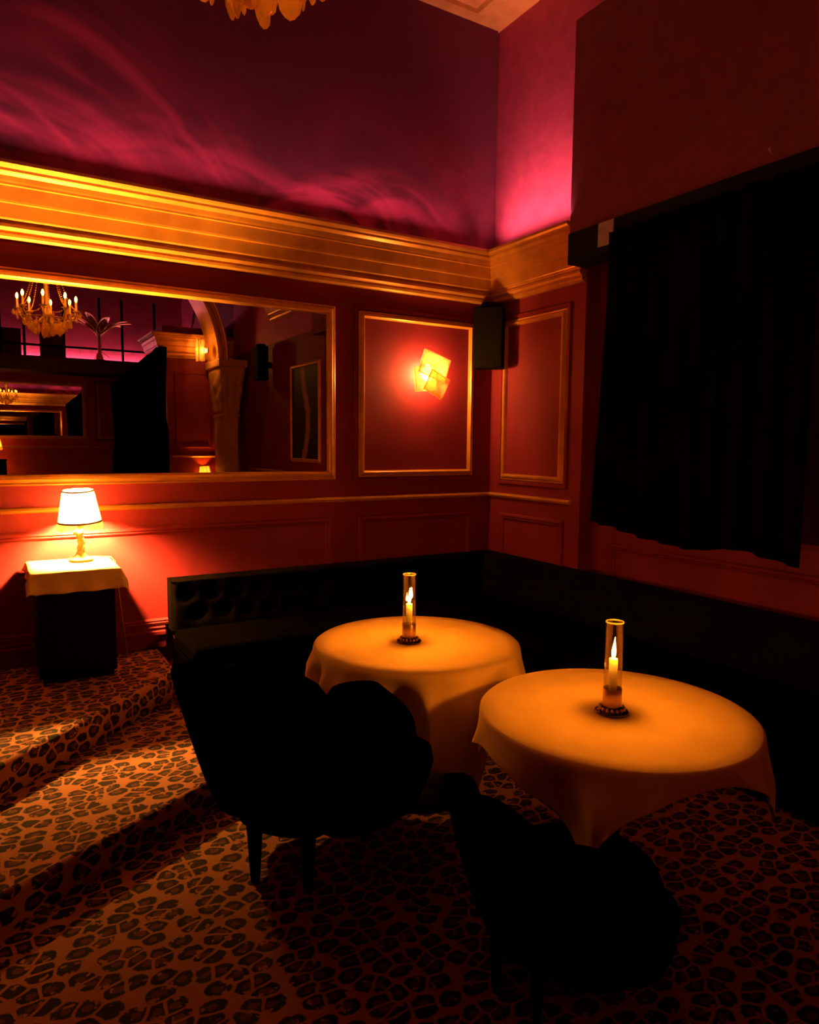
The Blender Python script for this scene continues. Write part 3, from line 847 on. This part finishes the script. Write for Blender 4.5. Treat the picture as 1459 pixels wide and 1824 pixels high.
# ------------------------------------------------------------------ room behind the camera (seen in the mirror)
# right wall beyond the drape: framed picture
def picture():
    t = thing('framed_picture', 'tall dark framed picture with a pale curving shape, reflected in the mirror', 'picture', (0, -3.90, 1.35))
    mp = lambda a, b, d: (-d, a, b)
    for s in range(4):
        bm = bmesh.new(); rail_piece(bm, mp, -.49, .49, 0, 1.27, GOLD_FRAME, s); link('frame_rail', bm, M_GOLD, t)
    tm = NT('dark_canvas_print'); v = tm.coord(); X, Y, Z = tm.xyz(v)
    zz = tm.math('SUBTRACT', Z, .15)
    cen = tm.math('MULTIPLY', tm.math('SINE', tm.math('MULTIPLY', zz, 4.2)), .10)
    dd = tm.math('ABSOLUTE', tm.math('SUBTRACT', Y, cen))
    f = tm.math('MULTIPLY', tm.smooth(tm.math('ADD', dd, tm.math('MULTIPLY', tm.noise(v, 9, 3), .12)), .16, .10), tm.smooth(Z, 1.25, 1.15))
    c = tm.mix(f, (.006, .004, .003), (.30, .13, .06))
    m = tm.fin(tm.pbr(c, .6))
    link('canvas', bx(-.012, -.004, -.46, .46, .03, 1.24), m, t)
picture()
bm = bmesh.new(); sweep2(bm, [(p, z+.58) for p, z in CORNICE], lambda p, z: (-p*1.6, -3.32, z), lambda p, z: (-p*1.6, -5.0, z)); struct('trim_7', bm, M_GOLD)
bm = bmesh.new(); sweep2(bm, RAIL, lambda p, z: (-p, -4.7, z), lambda p, z: (-p, -6.1, z)); struct('trim_8', bm, M_GOLD)

# arch pier
colm = tag(thing('arch_column', 'carved stone column carrying the gilt arch, reflected in the mirror', 'column', (0, 0, 0)), kind='thing')
link('shaft', bx(-.385, -.165, -6.75, -6.20, .0, 2.03), M_GOLDD, colm, bevel=.02)
link('plinth', bx(-.43, -.12, -6.80, -6.15, 0, .25), M_GOLDD, colm, bevel=.01)
bm = bmesh.new()
def capf(u, v):
    k = v**.8; P = [(-.385, -6.20), (-.385, -6.75), (-.165, -6.75), (-.165, -6.20)]; Q = [(-.45, -6.13), (-.45, -6.85), (-.06, -6.85), (-.06, -6.13)]
    i = int(u*4) % 4; q = u*4-int(u*4)
    p0 = (P[i][0]+(P[(i+1) % 4][0]-P[i][0])*q, P[i][1]+(P[(i+1) % 4][1]-P[i][1])*q)
    p1 = (Q[i][0]+(Q[(i+1) % 4][0]-Q[i][0])*q, Q[i][1]+(Q[(i+1) % 4][1]-Q[i][1])*q)
    x = p0[0]+(p1[0]-p0[0])*k; y = p0[1]+(p1[1]-p0[1])*k; z = 2.03+.72*v
    c = (-.27, -6.48); w = .05*math.sin(PI*v)*abs(math.sin(q*PI*3))*abs(math.sin(v*PI*3+q*4))
    L = math.hypot(x-c[0], y-c[1]); return (x+(x-c[0])/L*w, y+(y-c[1])/L*w, z)
grid(bm, capf, 64, 20, True); link('carved_capital', bm, M_GOLDD, colm, True)
link('impost', bx(-.48, -.035, -6.90, -6.10, 2.745, 2.86), M_GOLDD, colm, bevel=.012)
link('necking', bx(-.40, -.15, -6.77, -6.18, 2.0, 2.035), M_GOLDD, colm, bevel=.008)
# arch
arch = thing('gilt_arch', 'gilt arch springing from the carved column, reflected in the mirror', 'arch', (-2.65, -6.5, 2.861))
bm = bmesh.new(); NA = 40
def arc(a, da, db): return ((2.2+da)*math.cos(a), (1.95+db)*math.sin(a))
for (da, ya, yb, nm, m) in ((.0, -.36, .26, 'intrados', M_GOLD),):
    pts = [(0, ya), (0, yb), (.02, yb+.02), (.06, yb+.02), (.08, yb), (.13, yb), (.15, yb+.01), (.17, yb-.02), (.17, ya)]
    rows = []
    for i in range(NA+1):
        a = PI*i/NA
        rows.append([bm.verts.new((arc(a, d, d)[0], y, arc(a, d, d)[1])) for d, y in pts])
    for r0, r1 in zip(rows, rows[1:]):
        for k in range(len(pts)): bm.faces.new((r0[k], r0[(k+1) % len(pts)], r1[(k+1) % len(pts)], r1[k]))
    bm.faces.new(rows[0]); bm.faces.new(list(reversed(rows[-1])))
    link('arch_ring', bm, m, arch)
dup(colm, (-4.74, 0, 0), 0, 'carved stone column under the other end of the gilt arch')
sconce((-.56, -6.42, 3.00), -PI/2, 'glowing glass wall light on the arch, reflected in the mirror', M_BULB_AR,
       [(0, -.15, 0, .17, .34, 0), (.085, -.09, .01, .14, .31, 4), (-.085, -.09, -.01, .14, .32, -4)], M_ICE2, .040)

# pier behind the arch with its own cornice
pier = struct('wall_pier', bx(-1.1, 0, -8.0, -7.05, -.1, 3.42), M_WALL)
bm = bmesh.new(); CP = [(p, z+.21) for p, z in CORNICE]
sweep2(bm, CP, lambda p, z: (-1.1-p, -7.05+p, z), lambda p, z: (0, -7.05+p, z)); struct('trim_9', bm, M_GOLD)
bm = bmesh.new(); sweep2(bm, CP, lambda p, z: (-1.1-p, -8.0, z), lambda p, z: (-1.1-p, -7.05+p, z)); struct('trim_10', bm, M_GOLD)
mpP = lambda a, b, d: (a, -7.05+d, b)
bm = bmesh.new(); sweep2(bm, [(p, z+.17) for p, z in RAIL], lambda p, z: (-.98, -7.05+p, z), lambda p, z: (-.3, -7.05+p, z)); struct('trim_11', bm, M_GOLD)
panel(mpP, -.93, -.36, 1.5, 2.72, pier, False)
lamp2 = lamp_build((-.50, -6.95, .84), 'small lit table lamp low by the column, reflected in the mirror', 0.4, M_BULB_DIM)
p2 = thing('lamp_pedestal', 'dark pedestal under the small lamp by the carved column', 'pedestal', (-.50, -6.95, 0))
link('body', bx(-.16, .16, -.08, .08, .03, .82), M_BLACK, p2, bevel=.004)
link('plinth', bx(-.15, .15, -.08, .08, 0, .03), M_BLACK, p2)
link('table_top', bx(-.17, .17, -.09, .09, .82, .838), M_BLACK, p2)

lamp3 = dup(lamp2, (-3.40, -10.1, 1.30), 1.0, 'small lit table lamp by the far wall at the left end of the reflection')
p3 = dup(p2, (-3.40, -10.1, 0), 0, 'dark pedestal under the lamp by the far wall'); p3.scale = (1, 1, 1.5)
lamp3.location.z = .838*1.5+.003
# gathered black curtain beside the pier
gc = thing('gathered_curtain', 'black gathered curtain beside the far pier, reflected in the mirror', 'curtain', (-1.5, -6.95, 0))
bm = bmesh.new()
def gcf(u, v):
    a = u*2*PI; wx = .40; wy = .16
    top = 2.45 + .62*min(1, max(0, (math.cos(a)*.5+.5)*1.15))
    z = .02 + (top-.02)*v
    sw = 1 + .06*math.sin(a*11) - .10*math.sin(PI*v)*(v > .6)
    return (wx*math.cos(a)*sw + .02, wy*math.sin(a)*sw, z)
vs = grid(bm, gcf, 88, 14, True); bm.faces.new([r[-1] for r in vs]); link('curtain_cloth', bm, M_DRAPE, gc, True)
gl = bx(-1.075, -1.06, -7.02, -7.0, 1.9, 2.75)
o = link('grey_metal_strip', gl, M_GREY); tag(o, 'thin grey metal strip at the edge of the far pier, reflected', 'metal strip')

# far wall: gilt mirror, panels, cornice, rose cove light, lattice, palm
mpF = lambda a, b, d: (a, YF+d, b)
wall_mirror(mpF, -4.9, -1.86, 1.63, 2.70, 'smaller gilt mirror on the far wall, a mirror within the mirror')
panel(mpF, -1.66, -.9, 1.64, 2.73, wf)
bm = bmesh.new(); sweep2(bm, [(p, z+.28) for p, z in RAIL], lambda p, z: (XL, YF+p, z), lambda p, z: (0, YF+p, z)); struct('trim_12', bm, M_GOLD)
M_DKWOOD = simple('dark_painted_wood', (.05, .010, .014), .6)
ledge = struct('trim_13', bx(XL, 0, YF, YF+.80, 2.84, 3.09), M_DKWOOD)
link('led_strip', bx(XL+.1, -.05, YF+.03, YF+.05, 3.092, 3.105), M_LEDF, ledge)
bm = bmesh.new(); box(bm, XL, 0, YF+.28, YF+.30, 3.32, 3.36)
struct('trim_14', bm, M_BLACK)
for x in (-3.25, -2.87, -2.22, -1.60, -1.20, -.60):
    o = struct('trim_15', bx(x-.022, x+.022, YF+.28, YF+.30, 3.09, 4.30), M_BLACK)
M_PANELD = simple('dark_card', (.05, .008, .016), .9)
for i, (x0, x1, z1) in enumerate(((-3.6, -2.92, 3.62), (-2.62, -2.20, 3.60))):
    o = link('menu_board', bx(x0, x1, YF+.20, YF+.215, 3.092, z1), M_PANELD)
    tag(o, ('wider' if i == 0 else 'narrower') + ' dark upright board on the far lit ledge, reflected in the mirror', 'board')
    
palm = thing('gilt_palm', 'gilt palm tree ornament on the far rose-lit ledge, reflected in the mirror', 'ornament', (-1.66, YF+.62, 3.092))
bm = bmesh.new(); lathe(bm, [(.10, 0), (.10, .015), (.04, .03), (.032, .12), (.028, .3), (.035, .42), (.03, .50), (.01, .55)], 14); link('trunk', bm, M_GOLD, palm, True)
def frond(L, rise, fall, wd):
    bm = bmesh.new()
    def f(u, v):
        s = u; w_ = wd*math.sin(PI*min(1, .08+.92*s))**.6*(1-.3*s)
        x = L*s; z = rise*s*1.6 - fall*s*s
        return (x, (v-.5)*w_, z - abs(v-.5)*w_*.5)
    grid(bm, f, 10, 4); return bm
fr0 = link('frond', frond(.58, .42, .42, .19), M_GOLD, palm, True); fr0.modifiers.new('thick', 'SOLIDIFY').thickness = .006
fr0.location = (0, 0, .47)
for k in range(1, 9): share(fr0, palm, (0, 0, .47+.01*(k % 3)), (0, random.uniform(-.35, .1), 2*PI*k/9), (1, 1, 1))
lf0 = link('base_leaf', frond(.20, -.02, .10, .06), M_GOLD, palm, True); lf0.location = (0, 0, .17)
for k in range(1, 6): share(lf0, palm, (0, 0, .17), (0, .5, 2*PI*k/6))
